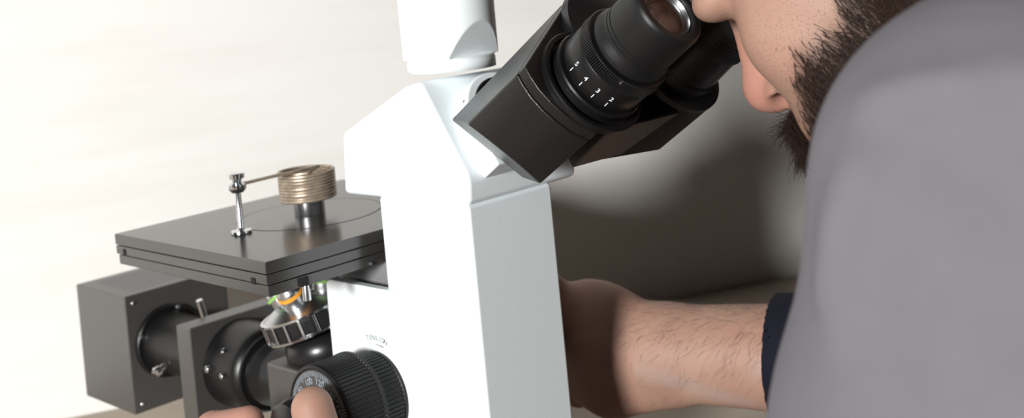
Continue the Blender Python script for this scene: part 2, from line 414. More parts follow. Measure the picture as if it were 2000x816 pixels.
def eyepiece(O, near):
    """tube, dioptre ring, knurled ring, eyecup and lens along -ea from O"""
    if not near:
        hs = obj('eyepiece', lathe([(.060, .0272), (.0572, .0272), (.0566, .0262), (.0566, .0215), (.0500, .0212), (.0490, .0200), (.0300, .0186), (.0250, .0184)], O, -ea, 96), M['blacksatin'], mic)
    else: hs = obj('eyepiece', lathe([(.060, .0272), (.0572, .0272), (.0566, .0266), (.0566, .0246), (.0585, .0240), (.0585, .0215), (.0560, .0212), (.0536, .0210),
                                (.0536, .0230), (.0520, .0232), (.0512, .0226), (.0510, .0200), (.0500, .0200)], O, -ea, 96), M['blacksatin'], mic)
    if near: obj('dioptre_ring', lathe([(.0505, .0190), (.0503, .0208), (.0494, .0214), (.0372, .0216), (.0368, .0214), (.0366, .0190)], O, -ea, 96), M['blacksatin'], hs)
    kn = lathe([(.0368, .0205), (.0367, .0216), (.0360, .0222), (.0306, .0219), (.0300, .0214), (.0298, .0195)], O, -ea, 360, mod=lambda i, k: 1 if (i % 3) or k not in (2, 3) else .972)
    if near: obj('knurled_ring', kn, M['blacksatin'], hs, angle=20)
    cup = [(.0300, .0186), (.0290, .0196), (.0262, .0196), (.0240, .0184), (.0214, .0183), (.0212, .0180), (.0208, .0180), (.0206, .0183), (.0192, .0183),
           (.0190, .0180), (.0186, .0180), (.0184, .0183), (.0060, .0181), (.0020, .0180), (.0004, .0176), (-.0004, .0168), (-.0004, .0140), (.0002, .0133), (.0030, .0128), (.0045, .0126)]
    obj('eyecup', lathe(cup, O, -ea, 96), M['rubber'], hs)
    obj('lens_ring', lathe([(.0044, .0131), (.0016, .0127), (.0013, .0123), (.0030, .0117), (.0046, .0114)], O, -ea, 72, cap=False), M['steel'] if near else M['blackgloss'], hs)
    lens = [(.0040, .0118)] + [(.0040-.0022*math.cos(k/8*PI/2)+.0001, .0116*math.sin(k/8*PI/2)) for k in range(7, -1, -1)]
    obj('lens', lathe(lens, O, -ea, 64, cap=False), M['lens'], hs)
    def rad(deg): t = math.radians(deg); return ex*math.cos(t)+en*math.sin(t)
    if not near: return hs
    bmt = bmesh.new()
    for k, (tx, dg) in enumerate((('5', 172), ('4', -167), ('3', -147), ('2', -127))):
        r = rad(dg); rt = -np.cross(ea, r)*-1
        rt = np.cross(ea, r)
        add_text(bmt, tx, .0036, O - ea*.0440 + r*.02158, rt, ea)
        bx = bmesh.new(); c = O - ea*.0470 + r*.02148
        prism([c+rt*.0002*a+ea*.0012*b for a, b in ((-1, -1), (1, -1), (1, 1), (-1, 1))], [c+r*.00012+rt*.0002*a+ea*.0012*b for a, b in ((-1, -1), (1, -1), (1, 1), (-1, 1))], bmt); bx.free()
    obj('dioptre_marks', bmt, M['ink'], hs, smooth=False)
    r = rad(-136); obj('grub_screw', lathe([(-.0004, 0), (-.0004, .0006), (.0003, .0009), (.0010, .0009)], O-ea*.0315+r*.0221, -r, 12), M['steel'], hs)
    return hs
housing(False); housing(True)
eyepiece(E1, True); eyepiece(E1 + ex*.0630, False)
hc = E1 + ex*HX + en*HN
obj('hinge', lathe([(.0535, 0), (.0535, .0285), (.0545, .0300), (.0600, .0300), (.0600, .0235), (.1450, .0235), (.150, .0215)], hc, -ea, 96), M['blacksatin'], mic)
obj('prism_body', prism([ep(.068, x, n) for x, n in ((.006, -.0215), (.059, -.0215), (.059, .02), (.006, .02))], [ep(.108, x, n) for x, n in ((.014, -.0205), (.051, -.0205), (.051, .02), (.014, .02))]), M['black'], mic, bevel=.001)

# stage: three stacked plates with notches, rotating insert
sx0, sx1, sy0, sy1 = .3455, .5200, .5460, .7110
obj('stage_plate', box((sx0, sy0, .1870), (sx1, sy1, .1935)), M['stage'], mic, bevel=.0005)
st1 = obj('stage_plate', box((sx0+.0003, sy0+.0004, .1812), (sx1, sy1, .1865)), M['stage'], mic, bevel=.0005)
st2 = obj('stage_plate', box((sx0+.0012, sy0+.0010, .1748), (sx1-.001, sy1-.001, .1806)), M['stage'], mic, bevel=.0005)
st3 = obj('stage_plate', box((sx0+.002, sy0+.0024, .1800), (sx1-.003, sy1-.003, .1875)), M['hole'], mic)
bm = bmesh.new()
prism([(.4335+.0437*math.cos(t), .6295+.0437*math.sin(t), .19352) for t in np.linspace(0, 2*PI, 96, endpoint=False)],
      [(.4335+.0437*math.cos(t), .6295+.0437*math.sin(t), .19362) for t in np.linspace(0, 2*PI, 96, endpoint=False)], bm)
obj('stage_insert', bm, M['stage'], mic)
obj('insert_groove', lathe([(0, .0437), (.00014, .0440), (.00014, .0443), (0, .0445)], (.4335, .6295, .19350), (0, 0, 1), 128, cap=False), M['hole'], mic)
for lo_, hi_ in (((.3440, .5575, .1806), (.3458, .5610, .1838)), ((.3440, .6990, .1812), (.3458, .7015, .1850)), ((.3655, .5440, .1755), (.3712, .5472, .1800))):
    obj('slot', box(lo_, hi_) if False else box((max(lo_[0], sx0-.00015), max(lo_[1], sy0-.00015) if lo_[0] > .35 else lo_[1], lo_[2]), hi_), M['hole'], mic)
obj('stop_screw', lathe([(0, 0), (0, .0018), (.003, .0022), (.008, .0022)], (.3700, .5475, .1752), (0, 0, -1), 20), M['steel'], mic)
obj('stop_screw', lathe([(0, 0), (0, .0009), (.0012, .0011), (.004, .0011)], (.4130, .5456, .1765), (0, 1, 0), 16), M['steel'], mic)

# objective turret: tilted chrome ring with square grip pads, and the dark dome beneath
tax = V(-.205, .205, .957); tax /= np.linalg.norm(tax); TC = V(.4215, .6195, .1365)
_, tu, tw = perp(tax)
tr = obj('objective_turret', lathe([(-.0065, .022), (-.0060, .0290), (-.0046, .0292), (.0046, .0292), (.0058, .0290), (.0066, .0265), (.0100, .0200), (.0120, .0160), (.0120, 0)], TC, tax, 96), M['blackgloss'], mic)
for z0, z1 in ((-.0064, -.0052), (.0052, .0064)):
    obj('chrome_rim', lathe([(z0, .0290), (z0, .0306), (z1, .0306), (z1, .0290)], TC, tax, 96, cap=False), M['chrome'], tr)
obj('chrome_top', lathe([(.0062, .0296), (.0072, .0275), (.0102, .0205), (.0122, .0165), (.0124, .0)], TC, tax, 96, cap=False), M['steel'], tr)
for k in range(20):
    t = 2*PI*(k+.25)/20; r = tu*math.cos(t)+tw*math.sin(t); tt = np.cross(tax, r)
    c = TC + r*.0290
    q = [(-1, -1), (1, -1), (1, 1), (-1, 1)]
    obj('grip_rib', prism([c+tt*.0009*a+tax*.0054*b for a, b in q], [c+r*.0017+tt*.0007*a+tax*.0052*b for a, b in q]), M['chrome'], tr, bevel=.0003)
    r = tu*math.cos(t+PI/20)+tw*math.sin(t+PI/20); tt = np.cross(tax, r); c = TC + r*.0287
    obj('grip_pad', prism([c+tt*.0027*a+tax*.0040*b for a, b in q], [c+r*.0009+tt*.0025*a+tax*.0038*b for a, b in q]), M['blackgloss'], tr, bevel=.0003)
def objective(dirv, base, ln, band, rr=.0085):
    o = obj('objective_lens', lathe([(0, rr), (.003, rr), (.0036, rr*.93), (ln*.55, rr*.93), (ln*.60, rr*.85), (ln*.85, rr*.55), (ln, rr*.40), (ln, 0)], base, dirv, 40), M['steel'], mic)
    obj('colour_band', lathe([(ln*.42, rr*.94), (ln*.42, rr*.985), (ln*.52, rr*.985), (ln*.52, rr*.94)], base, dirv, 40, cap=False), M[band], o)
for k, band in enumerate(('orange', 'green', 'orange', 'green')):
    t = 2*PI*k/4 + .55; r = tu*math.cos(t)+tw*math.sin(t)
    d = tax*.94 + r*.34; d /= np.linalg.norm(d)
    objective(d, TC + tax*.0090 + r*.0125, .020 if k % 2 else .023, band)
obj('nosepiece_dome', lathe([(-.0070, .0), (-.0072, .0160), (-.0095, .0205), (-.0130, .0235), (-.0175, .0250), (-.0225, .0248), (-.0265, .0232), (-.0285, .0215), (-.0290, .0200), (-.0400, .0195), (-.0400, 0)], TC+V(.003, -.003, 0), V(-.09, .09, .99), 96), M['blackgloss'], mic)
obj('illuminator_block', box((.3985, .5900, .030), (.4450, .6400, .1105)), M['lamp'], mic, bevel=.002)

# illumination train along Y at AX, AZ
AX, AZ = .4195, .0940
fp = obj('field_tube', lathe([(.7030, .0278), (.6960, .0273), (.6780, .0266), (.6735, .0264), (.6700, .0255), (.6680, .0236), (.6660, .0236), (.6655, .0205), (.6600, .0200), (.6560, .0180), (.6530, .0178), (.6395, .0172)], (AX, 0, AZ), (0, 1, 0), 80), M['blacksatin'], mic)
plate = obj('filter_plate', box((.3850, .7030, AZ-.0345), (.4640, .7200, AZ+.0310)), M['lamp'], mic, bevel=.0012)
for sx, sz in ((-.0235, .0105), (-.0262, -.0020)):
    pass
def knob_screw(pos, ax, r=.0026, ln=.006, m='chrome', par=None):
    return obj('thumb_screw', lathe([(0, 0), (0, r*.7), (r*.25, r), (ln*.6, r), (ln*.65, r*.6), (ln+.004, r*.55)], pos, ax, 24), M[m], par or mic)
knob_screw(V(AX-.0300, .6955, AZ+.0050), (1, 0, 0), .0024, .005)
knob_screw(V(AX-.0235, .6850, AZ+.0170), (.75, 0, -.66), .0018, .004)
knob_screw(V(AX-.0290, .6800, AZ+.0030), (1, 0, 0), .0018, .004)
obj('lamp_tube', lathe([(.7975, .0252), (.7940, .0250), (.7930, .0242), (.7930, .0215), (.7860, .0205), (.7600, .0200), (.7400, .0200), (.7195, .0200)], (AX, 0, AZ), (0, 1, 0), 80), M['blacksatin'], mic)
for dg in (70, 158, 230, 310):
    t = math.radians(dg); obj('flange_screw', lathe([(0, 0), (0, .0013), (.0006, .0017), (.003, .0017)], (AX+.0232*math.cos(t), .7918, AZ+.0232*math.sin(t)), (0, 1, 0), 16), M['steel'], mic)
knob_screw(V(AX-.0260, .7700, AZ-.0110), (.93, 0, .37), .0036, .006)
obj('lamp_pin', tube([(AX-.003, .735, AZ+.018), (AX-.0085, .7335, AZ+.0385)], .0022, 16), M['chrome'], mic)
lh = obj('lamp_housing', box((.3900, .7968, .0502), (.4700, .8706, .1320)), M['lamp'], mic, bevel=.0008)
for k in range(9):
    y = .8085 + k*.0062
    obj('vent_slot', box((.4005, y, .1316), (.4600, y+.0024, .13215)), M['greypaint'], lh)
for x, z in ((.3958, .1262), (.3958, .0562), (.4640, .1262), (.4640, .0562)):
    obj('corner_screw', lathe([(0, 0), (0, .0010), (.0005, .0014), (.0025, .0014)], (x, .7958, z), (0, 1, 0), 16), M['steel'], lh)

# focus knobs, near side and far side
KY, KZ = .5465, .1040
def knobs(xp, sg, dial):
    """xp: panel face; sg -1 goes towards -X"""
    def rib(n_on, dep): return lambda i, k: 1-dep*(i % 4 == 0)
    c = obj('coarse_focus_knob', lathe([(0, .0240), (.0020, .0242), (.0024, .0236), (.0030, .0243), (.0160, .0243), (.0166, .0236), (.0166, .015)], (xp, KY, KZ), (sg, 0, 0), 384, mod=lambda i, k: .972 if (i % 6 < 3 and k in (3, 4)) else 1), M['rubber'], mic, angle=20)
    f = obj('fine_focus_knob', lathe([(.0166, .015), (.0166, .0278), (.0172, .0286), (.0190, .0286), (.0194, .0283), (.0395, .0279), (.0400, .0283), (.0412, .0279), (.0418, .0265), (.0418, .0262), (.0412, .0258), (.0412, 0)],
             (xp, KY, KZ), (sg, 0, 0), 456, mod=lambda i, k: .976 if (i % 6 < 3 and k in (4, 5)) else 1), M['rubber'], mic, angle=20)
    obj('dial_face', lathe([(.0411, .0257), (.0414, .0256), (.0414, 0)], (xp, KY, KZ), (sg, 0, 0), 96), M['lamp'], f)
    obj('spindle_knob', lathe([(.0414, .0150), (.0420, .0158), (.0600, .0155), (.0630, .0145), (.0645, .0120), (.0650, 0)], (xp, KY, KZ), (sg, 0, 0), 48), M['blackgloss'], f)
    if dial:
        bmt = bmesh.new(); xf = xp + sg*.0415
        for k in range(100):
            a = 2*PI*k/100; r = V(0, math.cos(a)*-1, math.sin(a)) ; tg = V(0, math.sin(a), math.cos(a))
            r = V(0, -math.cos(a), math.sin(a)); L = .0040 if k % 5 == 0 else .0026
            if k % 10 == 0: L = .0046
            c0 = V(xf, KY, KZ) + r*(.0250-L/2)
            q = [(-1, -1), (1, -1), (1, 1), (-1, 1)]
            prism([c0+tg*.00022*a_+r*L/2*b_ for a_, b_ in q], [c0+V(sg*.0001, 0, 0)+tg*.00022*a_+r*L/2*b_ for a_, b_ in q], bmt)
        # numbers run clockwise as seen from outside (+Y is to the left there)
        for k in range(12):
            a = math.radians(112 - 30*k); r = V(0, -math.cos(a), math.sin(a)); rt = V(0, -math.sin(a), -math.cos(a))
            add_text(bmt, str((100+20*k) % 240), .0050, V(xf-.00005, KY, KZ) + r*.0180, rt, r)
        obj('dial_marks', bmt, M['dialink'], f, smooth=False)
knobs(.4118, -1, True); knobs(.4795, 1, False)
# TENSION lettering over a curved arrow on the near panel
bmt = bmesh.new()
for k, ch in enumerate('TENSION'):
    a = math.radians(88.5 - (k-3)*4.9); r = V(0, -math.cos(a), math.sin(a)); rt = V(0, -math.sin(a), -math.cos(a))
    add_text(bmt, ch, .0040, V(.41172, KY, KZ) + r*.0300, rt, r, .00004)
pts = []
for k in range(9):
    a = math.radians(92 - 1.9*k); pts.append(V(.41172, KY-math.cos(a)*.0277, KZ+math.sin(a)*.0277))
tube(pts, [.00012+.00003*k for k in range(9)], 6, bmt)
obj('tension_marking', bmt, M['greyink'], mic, smooth=False)

# ------------------------------------------------------------------ things on the stage
SC = V(.4335, .6295); SZ = .19366
sp = lathe([(0, .0092), (.0005, .0095), (.0115, .0095), (.0120, .0090), (.0120, 0)], (SC[0], SC[1], SZ), (0, 0, 1), 64)
o = obj('metal_specimen', sp, M['steel']); o['label'] = 'short shiny metal cylinder in the middle of the stage, under the wire coil'; o['category'] = 'metal sample'
cl = empty('spring_clamp', (.3818, .6253, .1935), 'spring clamp with chrome post and tarnished wire coil on the black stage', 'clamp')
PX, PY = .3818, .6253
po = obj('post', lathe([(0, .0058), (.0004, .0062), (.0016, .0060), (.0020, .0034), (.0024, .0026), (.0034, .0020), (.0250, .0017), (.0255, .0017)], (PX, PY, .1936), (0, 0, 1), 40), M['chrome'], cl)
obj('clamp_nut', lathe([(.0235, .0017), (.0238, .0034), (.0255, .0048), (.0262, .0052), (.0285, .0052), (.0290, .0040), (.0300, .0028), (.0315, .0028), (.0320, .0044), (.0345, .0047), (.0350, .0043), (.0350, 0)], (PX, PY, .1936), (0, 0, 1), 40, mod=lambda i, k: 1-.05*(i % 2)), M['chrome'], cl)
pts = []; turns = 9.6; z0, z1 = .2030, .2210
N_ = int(turns*40)
for k in range(N_+1):
    a = 2*PI*k/40; rr = .0166
    pts.append(V(SC[0]+rr*math.cos(a+.4), SC[1]+rr*math.sin(a+.4), z0+(z1-z0)*k/N_))
last = pts[-1]
mid = V(SC[0]+.004, SC[1]-.010, z1+.0022)
arm = [last, last*.5+mid*.5+V(0, 0, .0006), mid, V(.4200, .6150, z1+.0026), V(.4050, .6195, z1+.0022), V(PX+.006, PY-.0012, z1+.0010), V(PX+.0005, PY, z1+.0008)]
obj('wire_coil', tube(pts, .00112, 10), M['wire'], cl)
dense = []
for a, b in zip(arm, arm[1:]):
    for t in np.linspace(0, 1, 6, endpoint=False): dense.append(a+(b-a)*t)
dense.append(arm[-1])
for _ in range(4): dense = [dense[0]] + [(dense[i-1]+dense[i]*2+dense[i+1])/4 for i in range(1, len(dense)-1)] + [dense[-1]]
obj('spring_arm', tube(dense, .00100, 8), M['wire'], cl)
# ------------------------------------------------------------------ the person
pe = empty('person', (.455, -.30, -.75), 'bearded person in a grey lab coat leaning into the eyepieces, hands on the focus knobs', 'person')
PT = math.radians(32); HM = V(.4683, .3212, .3120)
HR = rotm((0, 0, 1), 14) @ np.stack([V(1, 0, 0), V(0, math.cos(PT), -math.sin(PT)), V(0, math.sin(PT), math.cos(PT))], 1)   # head frame -> world
def hw(p): return HM + HR @ np.array(p, float)
# head in its own frame: x right, y forward, z up, origin between the eyes
h = SDF()
h.ell((0, -.088, .040), (.076, .098, .088), .01)
h.ell((0, -.048, -.030), (.061, .056, .078), .02)
h.ell((0, -.030, .035), (.056, .042, .050), .02)
for s in (-1, 1):
    h.cone((s*.060, -.085, -.045), (s*.045, -.055, -.093), .016, .015, .015)
    h.cone((s*.045, -.055, -.093), (s*.014, -.016, -.108), .015, .014, .015)
    h.ell((s*.043, -.024, -.034), (.022, .022, .022), .016)
    h.cone((s*.052, -.030, -.052), (s*.026, -.012, -.070), .014, .016, .016)
h.cone((-.032, -.006, .020), (.032, -.006, .020), .013, .013, .012)
h.ell((0, -.013, -.104), (.022, .018, .016), .014)
h.ell((0, -.003, -.072), (.028, .019, .024), .012)
h.cone((-.018, .011, -.0765), (.018, .011, -.0765), .0045, .0045, .004)
h.cone((-.015, .010, -.0865), (.015, .010, -.0865), .0055, .0055, .004)
for s in (-1, 1): h.cut((s*.0315, .014, -.002), (.017, .014, .012), .010)
h.cone((0, -.004, .010), (0, .0150, -.036), .0075, .0090, .008)
h.ell((0, .0165, -.0420), (.0112, .0115, .0108), .006)
for s in (-1, 1):
    h.ell((s*.0125, .0045, -.0465), (.0056, .0100, .0066), .006)
h.cone((0, .006, -.049), (0, .017, -.049), .0042, .0045, .003)
for s in (-1, 1): h.cut((s*.0122, .0098, -.0550), (.0094, .0104, .0086), .0008)
for s in (-1, 1):
    R_ = rotm((0, 0, 1), s*20)
    h.ell((s*.080, -.092, -.012), (.0075, .017, .031), .005, R_); h.cut((s*.087, -.089, -.008), (.004, .010, .018), .003, R_)
    h.ell((s*.0315, -.0005, -.001), (.0150, .0125, .0095), .004)
h.cone((0, -.105, -.050), (0, -.150, -.150), .056, .060, .02)
v, f = h.mesh((-.1, -.225, -.20), (.1, .05, .14), .0019)
head_local = v.copy(); head_part = ((HR @ v.T).T + HM, f)

def finger(s, pts, rs, k=.003):
    for a, b, ra, rb in zip(pts, pts[1:], rs, rs[1:]): s.cone(a, b, ra, rb, k)
# left hand at the near knob: thumb on this side of the spindle, index finger curled on the far side
L = SDF()
wl = V(.318, .425, .052)
L.cone((.303, .300, .050), wl, .034, .0265, .01)
L.ell((.322, .475, .050), (.020, .048, .030), .015, rotm((1, 0, 0), 0))
L.ell((.318, .505, .050), (.017, .034, .036), .012)
finger(L, [(.328, .455, .062), (.340, .487, .082), (.3500, .5165, .1000), (.3520, .5255, .1195)], [.0165, .0135, .0118, .0108], .004)
finger(L, [(.318, .530, .068), (.320, .580, .086), (.3370, .6000, .0985), (.3440, .5735, .1060)], [.0105, .0100, .0092, .0080])
finger(L, [(.316, .535, .048), (.314, .592, .060), (.335, .618, .068), (.352, .592, .078)], [.0108, .0102, .0092, .0080])
finger(L, [(.315, .532, .030), (.313, .585, .040), (.335, .612, .047), (.355, .588, .055)], [.0103, .0098, .0088, .0078])
finger(L, [(.315, .524, .016), (.313, .565, .022), (.332, .590, .026), (.352, .572, .034)], [.0092, .0086, .0078, .0070])
left = L.mesh((.255, .27, -.02), (.385, .64, .145), .0015)
# right arm and hand at the far knob
Rr = SDF()
elbow = V(.640, .225, .075)
Rr.cone(elbow, (.5960, .370, .0955), .042, .0325, .01)
Rr.cone((.5960, .370, .0955), (.5600, .4600, .0975), .0325, .0270, .01)
Rr.cone((.5600, .4600, .0975), (.5480, .4880, .0960), .0270, .0285, .01)
Rr.cone((.5600, .4500, .0790), (.5480, .4900, .0745), .0130, .0200, .010)       # heel of the hand
Rr.cone((.5560, .4350, .0800), (.5750, .3900, .0790), .0060, .0040, .010)
Rr.ell((.5470, .5080, .0960), (.0200, .0360, .0400), .014, rotm((0, 0, 1), 0))
Rr.ell((.5510, .5000, .1180), (.0170, .0300, .0180), .012)
finger(Rr, [(.545, .505, .105), (.533, .532, .132), (.5270, .5560, .1400), (.523, .575, .1350)], [.0170, .0130, .0112, .0098], .005)
finger(Rr, [(.552, .535, .112), (.556, .575, .118), (.5400, .5960, .1180), (.522, .588, .1180)], [.0105, .0100, .0090, .0080])
finger(Rr, [(.552, .538, .094), (.557, .582, .098), (.5400, .6040, .0980), (.520, .590, .0980)], [.0108, .0102, .0092, .0080])
finger(Rr, [(.551, .534, .077), (.556, .576, .078), (.5400, .5970, .0780), (.521, .584, .0790)], [.0103, .0098, .0088, .0078])
finger(Rr, [(.550, .526, .062), (.554, .558, .060), (.5390, .5760, .0600), (.522, .568, .0640)], [.0092, .0086, .0078, .0070])
# wrist creases and the raised vein on the inner forearm
def bumps(P, d):
    def seg(a, b, r, amp, d):
        a, b = V(*a), V(*b); ab = b-a; hh = np.clip(((P-a)@ab)/(ab@ab), 0, 1); q = np.linalg.norm(P-a-hh[..., None]*ab, axis=-1)
        return d - amp*np.exp(-(q/r)**2)
    return d
right = Rr.mesh((.49, .18, .03), (.70, .63, .165), .0018)
SH = V(.0215, .0215, -.0085); right = (right[0]+SH, right[1])
# torso, legs (coarse: clothed everywhere)
T = SDF()
SHL, SHR = V(.325, .125, .240), V(.600, .090, .225)
ELL = V(.300, .195, .080)
NB = V(.4545, .115, .205)
T.cone(hw((0, -.115, -.07)), NB, .050, .056, .02)
T.cone(NB, (.4545, -.02, .09), .085, .12, .05); T.cone((.4545, -.02, .09), (.4545, -.30, -.17), .125, .125, .05)
T.cone(SHL, SHR, .050, .050, .04)
T.cone(SHL, ELL, .046, .036, .02); T.cone(ELL, (.303, .300, .050), .036, .031, .01)
T.cone(SHR, elbow, .046, .038, .02)
for s in (-1, 1):
    T.cone((.4545+s*.075, -.30, -.22), (.4545+s*.11, .08, -.20), .082, .055, .03); T.cone((.4545+s*.11, .08, -.20), (.4545+s*.11, .06, -.66), .052, .036, .02)
    T.cone((.4545+s*.11, .03, -.705), (.4545+s*.12, .15, -.72), .034, .026, .02)
body2 = T.mesh((.20, -.46, -.75), (.74, .34, .32), .008)
me, bv, bf = to_mesh('body', [head_part, left, right, body2], 1)
sm = lambda x, a, b: np.clip((x-a)/(b-a), 0, 1)**2*(3-2*np.clip((x-a)/(b-a), 0, 1))
def beardw(c, nr):
    x, y, z = np.abs(c[:, 0]), c[:, 1], c[:, 2]
    edge = np.where(y < -.026, -.042 + np.clip(-(y+.046), 0, 1)*2.6, -.042 - (y+.026)*1.05)   # upper limit
    w = sm(edge - z, -.006, .010)
    w = np.where((y < -.062) & (x > .035) & (z < .03), 1.0, w)
    w *= (y > -.105) & (z > -.135)
    lips = (x < .019) & (z < -.072) & (z > -.092) & (y > .0)
    w = np.where(lips, 0, w)
    w = np.where((x < .016) & (z > -.060), 0, w)
    w = np.where((y > .012), 0, w)
    w *= ~((z < -.115) & (y < -.06))
    return w
# tint attribute: r redness, g stubble pores, b veins
loc = (bv-HM) @ HR; n = len(bv); tint = np.zeros((n, 4), np.float32); tint[:, 3] = 1
inhead = (np.arange(n) < len(head_local)) & (np.abs(loc[:, 0]) < .1) & (loc[:, 1] > -.23) & (loc[:, 2] > -.2) & (loc[:, 2] < .14)
nose = sm(loc[:, 1], .004, .016)*sm(-loc[:, 2], -.01, .02)
tint[:, 0] = np.where(inhead, nose*.50, 0)
tint[:, 1] = np.where(inhead, sm(-loc[:, 2], -.002, .035)*.85*(1-.8*nose), 0)
hmask = sm(bv[:, 1], .47, .58)*(~inhead)
tint[:, 0] += hmask*.38
ftip = np.linalg.norm(bv-V(.352, .5255, .1195), axis=1); tint[ftip < .03, 0] = .10
vein = np.zeros(n)
def segd(P, a, b):
    a, b = V(*a), V(*b); ab = b-a; hh = np.clip(((P-a)@ab)/(ab@ab), 0, 1); return np.linalg.norm(P-a-hh[:, None]*ab, axis=1)
VE = [(V(*a)+SH, V(*b)+SH) for a, b in [((.5300, .4660, .098), (.5420, .4300, .086)), ((.5420, .4300, .086), (.5560, .4000, .074)), ((.555, .385, .098), (.562, .37, .09))]]
for a, b in VE: vein = np.maximum(vein, np.exp(-(segd(bv, a, b)/.0062)**2))
tint[:, 2] = vein*.30*(bv[:, 0] > .5)*(bv[:, 1] < .48)
at = me.color_attributes.new('skin_tint', 'FLOAT_COLOR', 'POINT'); at.data.foreach_set('color', tint.ravel())
bt = np.zeros((n, 4), np.float32); bt[:, 3] = 1; bt[:, 0] = np.where(inhead, beardw(loc, None)*.8, 0)
at = me.color_attributes.new('beard_root', 'FLOAT_COLOR', 'POINT'); at.data.foreach_set('color', bt.ravel())
body = obj('body', me, M['skin'], pe, angle=180)

# surface sampling for hair
def samples(v, f, n, wfun):
    a, b, c, d = (v[f[:, i]] for i in range(4)); nr = np.cross(c-a, d-b); ar = np.linalg.norm(nr, axis=1)/2; nr = nr/(2*ar[:, None]+1e-12)
    cen = (a+b+c+d)/4; w = ar*wfun(cen, nr); w = w/w.sum(); i = rng.choice(len(f), n, p=w)
    s, t = rng.random((n, 1)), rng.random((n, 1)); p = (a[i]*(1-s)+b[i]*s)*(1-t)+(d[i]*(1-s)+c[i]*s)*t
    return p, nr[i]
def hair_mesh(name, P, N, dirs, ln, rad, m, parent, curl=.3, segs=4, lift=.25):
    n = len(P); t = np.linspace(0, 1, segs+1); D = dirs - N*np.sum(dirs*N, 1, keepdims=True)
    D /= np.linalg.norm(D, axis=1, keepdims=True)+1e-9; S = np.cross(N, D); L = ln[:, None]
    ph_ = rng.random((n, 1))*6.28; am = curl*(rng.random((n, 1))*.8+.4); fr = .7+rng.random((n, 1))*1.0
    pts = []
    for k in t:
        pts.append(P + N*(lift*L*(k-.45*k*k) - .0008*(k == 0)) + D*L*k*.9 + S*L*am*(np.sin(ph_+fr*3*k)-np.sin(ph_))*.5 + N*L*am*.4*(np.cos(ph_+fr*3*k)-np.cos(ph_)))
    pts = np.stack(pts, 1); rr = rad*(1-.75*t)[None, :, None]
    ring = []
    for c in range(3):
        a = 2*PI*c/3; ring.append(pts + rr*(S*math.cos(a)+N*math.sin(a))[:, None, :])
    vv = np.stack(ring, 2).reshape(-1, 3); fs = []
    base = (np.arange(n)*(segs+1)*3)[:, None]
    for k in range(segs):
        for c in range(3):
            a = k*3+c; b = k*3+(c+1) % 3; fs.append(np.concatenate([base+a, base+b, base+b+3, base+a+3], 1))
    fs = np.concatenate(fs); me, _, _ = to_mesh(name, [(vv, fs)], 0)
    return obj(name, me, m, parent, angle=180)
hv, hf = head_local, h_f if False else f
P_, N_ = samples(hv, hf, 52000, beardw)
wd = lambda a: (HR @ a.T).T
dirs = np.tile(V(0, -.22, -.95), (len(P_), 1)) + rng.normal(0, .22, P_.shape)
dirs[:, 0] += np.sign(P_[:, 0])*.0
ln = .0080 + .0075*rng.random(len(P_)) + .002*sm(-P_[:, 2], .085, .115)
ln *= np.where(P_[:, 1] < -.05, .85, 1.0)
hair_mesh('beard', wd(P_)+HM, wd(N_), wd(dirs), ln, .00017, M['hair'], pe, .20, 5)
# moustache and chin tuft: denser, longer, falling forward of the lips
def tashw(c, nr):
    x, y, z = np.abs(c[:, 0]), c[:, 1], c[:, 2]
    return ((y > -.010) & (z < -.056) & (z > -.074) & (x < .034)) + .8*((y > -.035) & (z < -.090) & (z > -.125) & (x < .03))
P2, N2 = samples(hv, hf, 13000, tashw)
d2 = np.tile(V(0, .10, -1.), (len(P2), 1)) + rng.normal(0, .30, P2.shape); d2[:, 0] += P2[:, 0]*25
l2 = .0095+.007*rng.random(len(P2))
hair_mesh('moustache', wd(P2)+HM, wd(N2), wd(d2), l2, .00012, M['hair'], pe, .22, 6, .50)
def headw(c, nr):
    x, y, z = np.abs(c[:, 0]), c[:, 1], c[:, 2]
    return ((z > .052-.0*y) & (y < .0) | (y < -.082) & (z > -.055) & (x > .02*0)) * ~((x > .070) & (z < .025) & (y > -.115)) * 1.0
P3, N3 = samples(hv, hf, 9000, headw)
d3 = np.tile(V(0, -.5, -.6), (len(P3), 1)) + rng.normal(0, .3, P3.shape)
hair_mesh('hair', wd(P3)+HM, wd(N3), wd(d3), .018+.012*rng.random(len(P3)), .00022, M['hair'], pe, .3, 4, .2)
def stubw(c, nr):
    x, y, z = np.abs(c[:, 0]), c[:, 1], c[:, 2]
    edge = np.where(y < -.026, -.042 + np.clip(-(y+.046), 0, 1)*2.6, -.042 - (y+.026)*1.05)
    return sm(edge-z, -.024, .0)*(x > .016)*(y > -.09)*(y < .012)
P4, N4 = samples(hv, hf, 1800, stubw)
hair_mesh('stubble', wd(P4)+HM, wd(N4), wd(np.tile(V(0, .2, -1.), (len(P4), 1))+rng.normal(0, .4, P4.shape)), .0012+.0018*rng.random(len(P4)), .00007, M['hair'], pe, .1, 2, .5)
# eyebrows and eyes
for sg in (-1, 1):
    P5, N5 = samples(hv, hf, 260, lambda c, nr: ((np.abs(c[:, 2]-.020) < .005) & (np.abs(c[:, 0]-sg*.032) < .017) & (c[:, 1] > -.03))*1.)
    d5 = np.zeros_like(P5); d5[:, 0] = sg; d5[:, 2] = .3
    hair_mesh('eyebrow', wd(P5)+HM, wd(N5), wd(d5), .008+.003*rng.random(len(P5)), .00012, M['hair'], pe, .1, 3, .2)
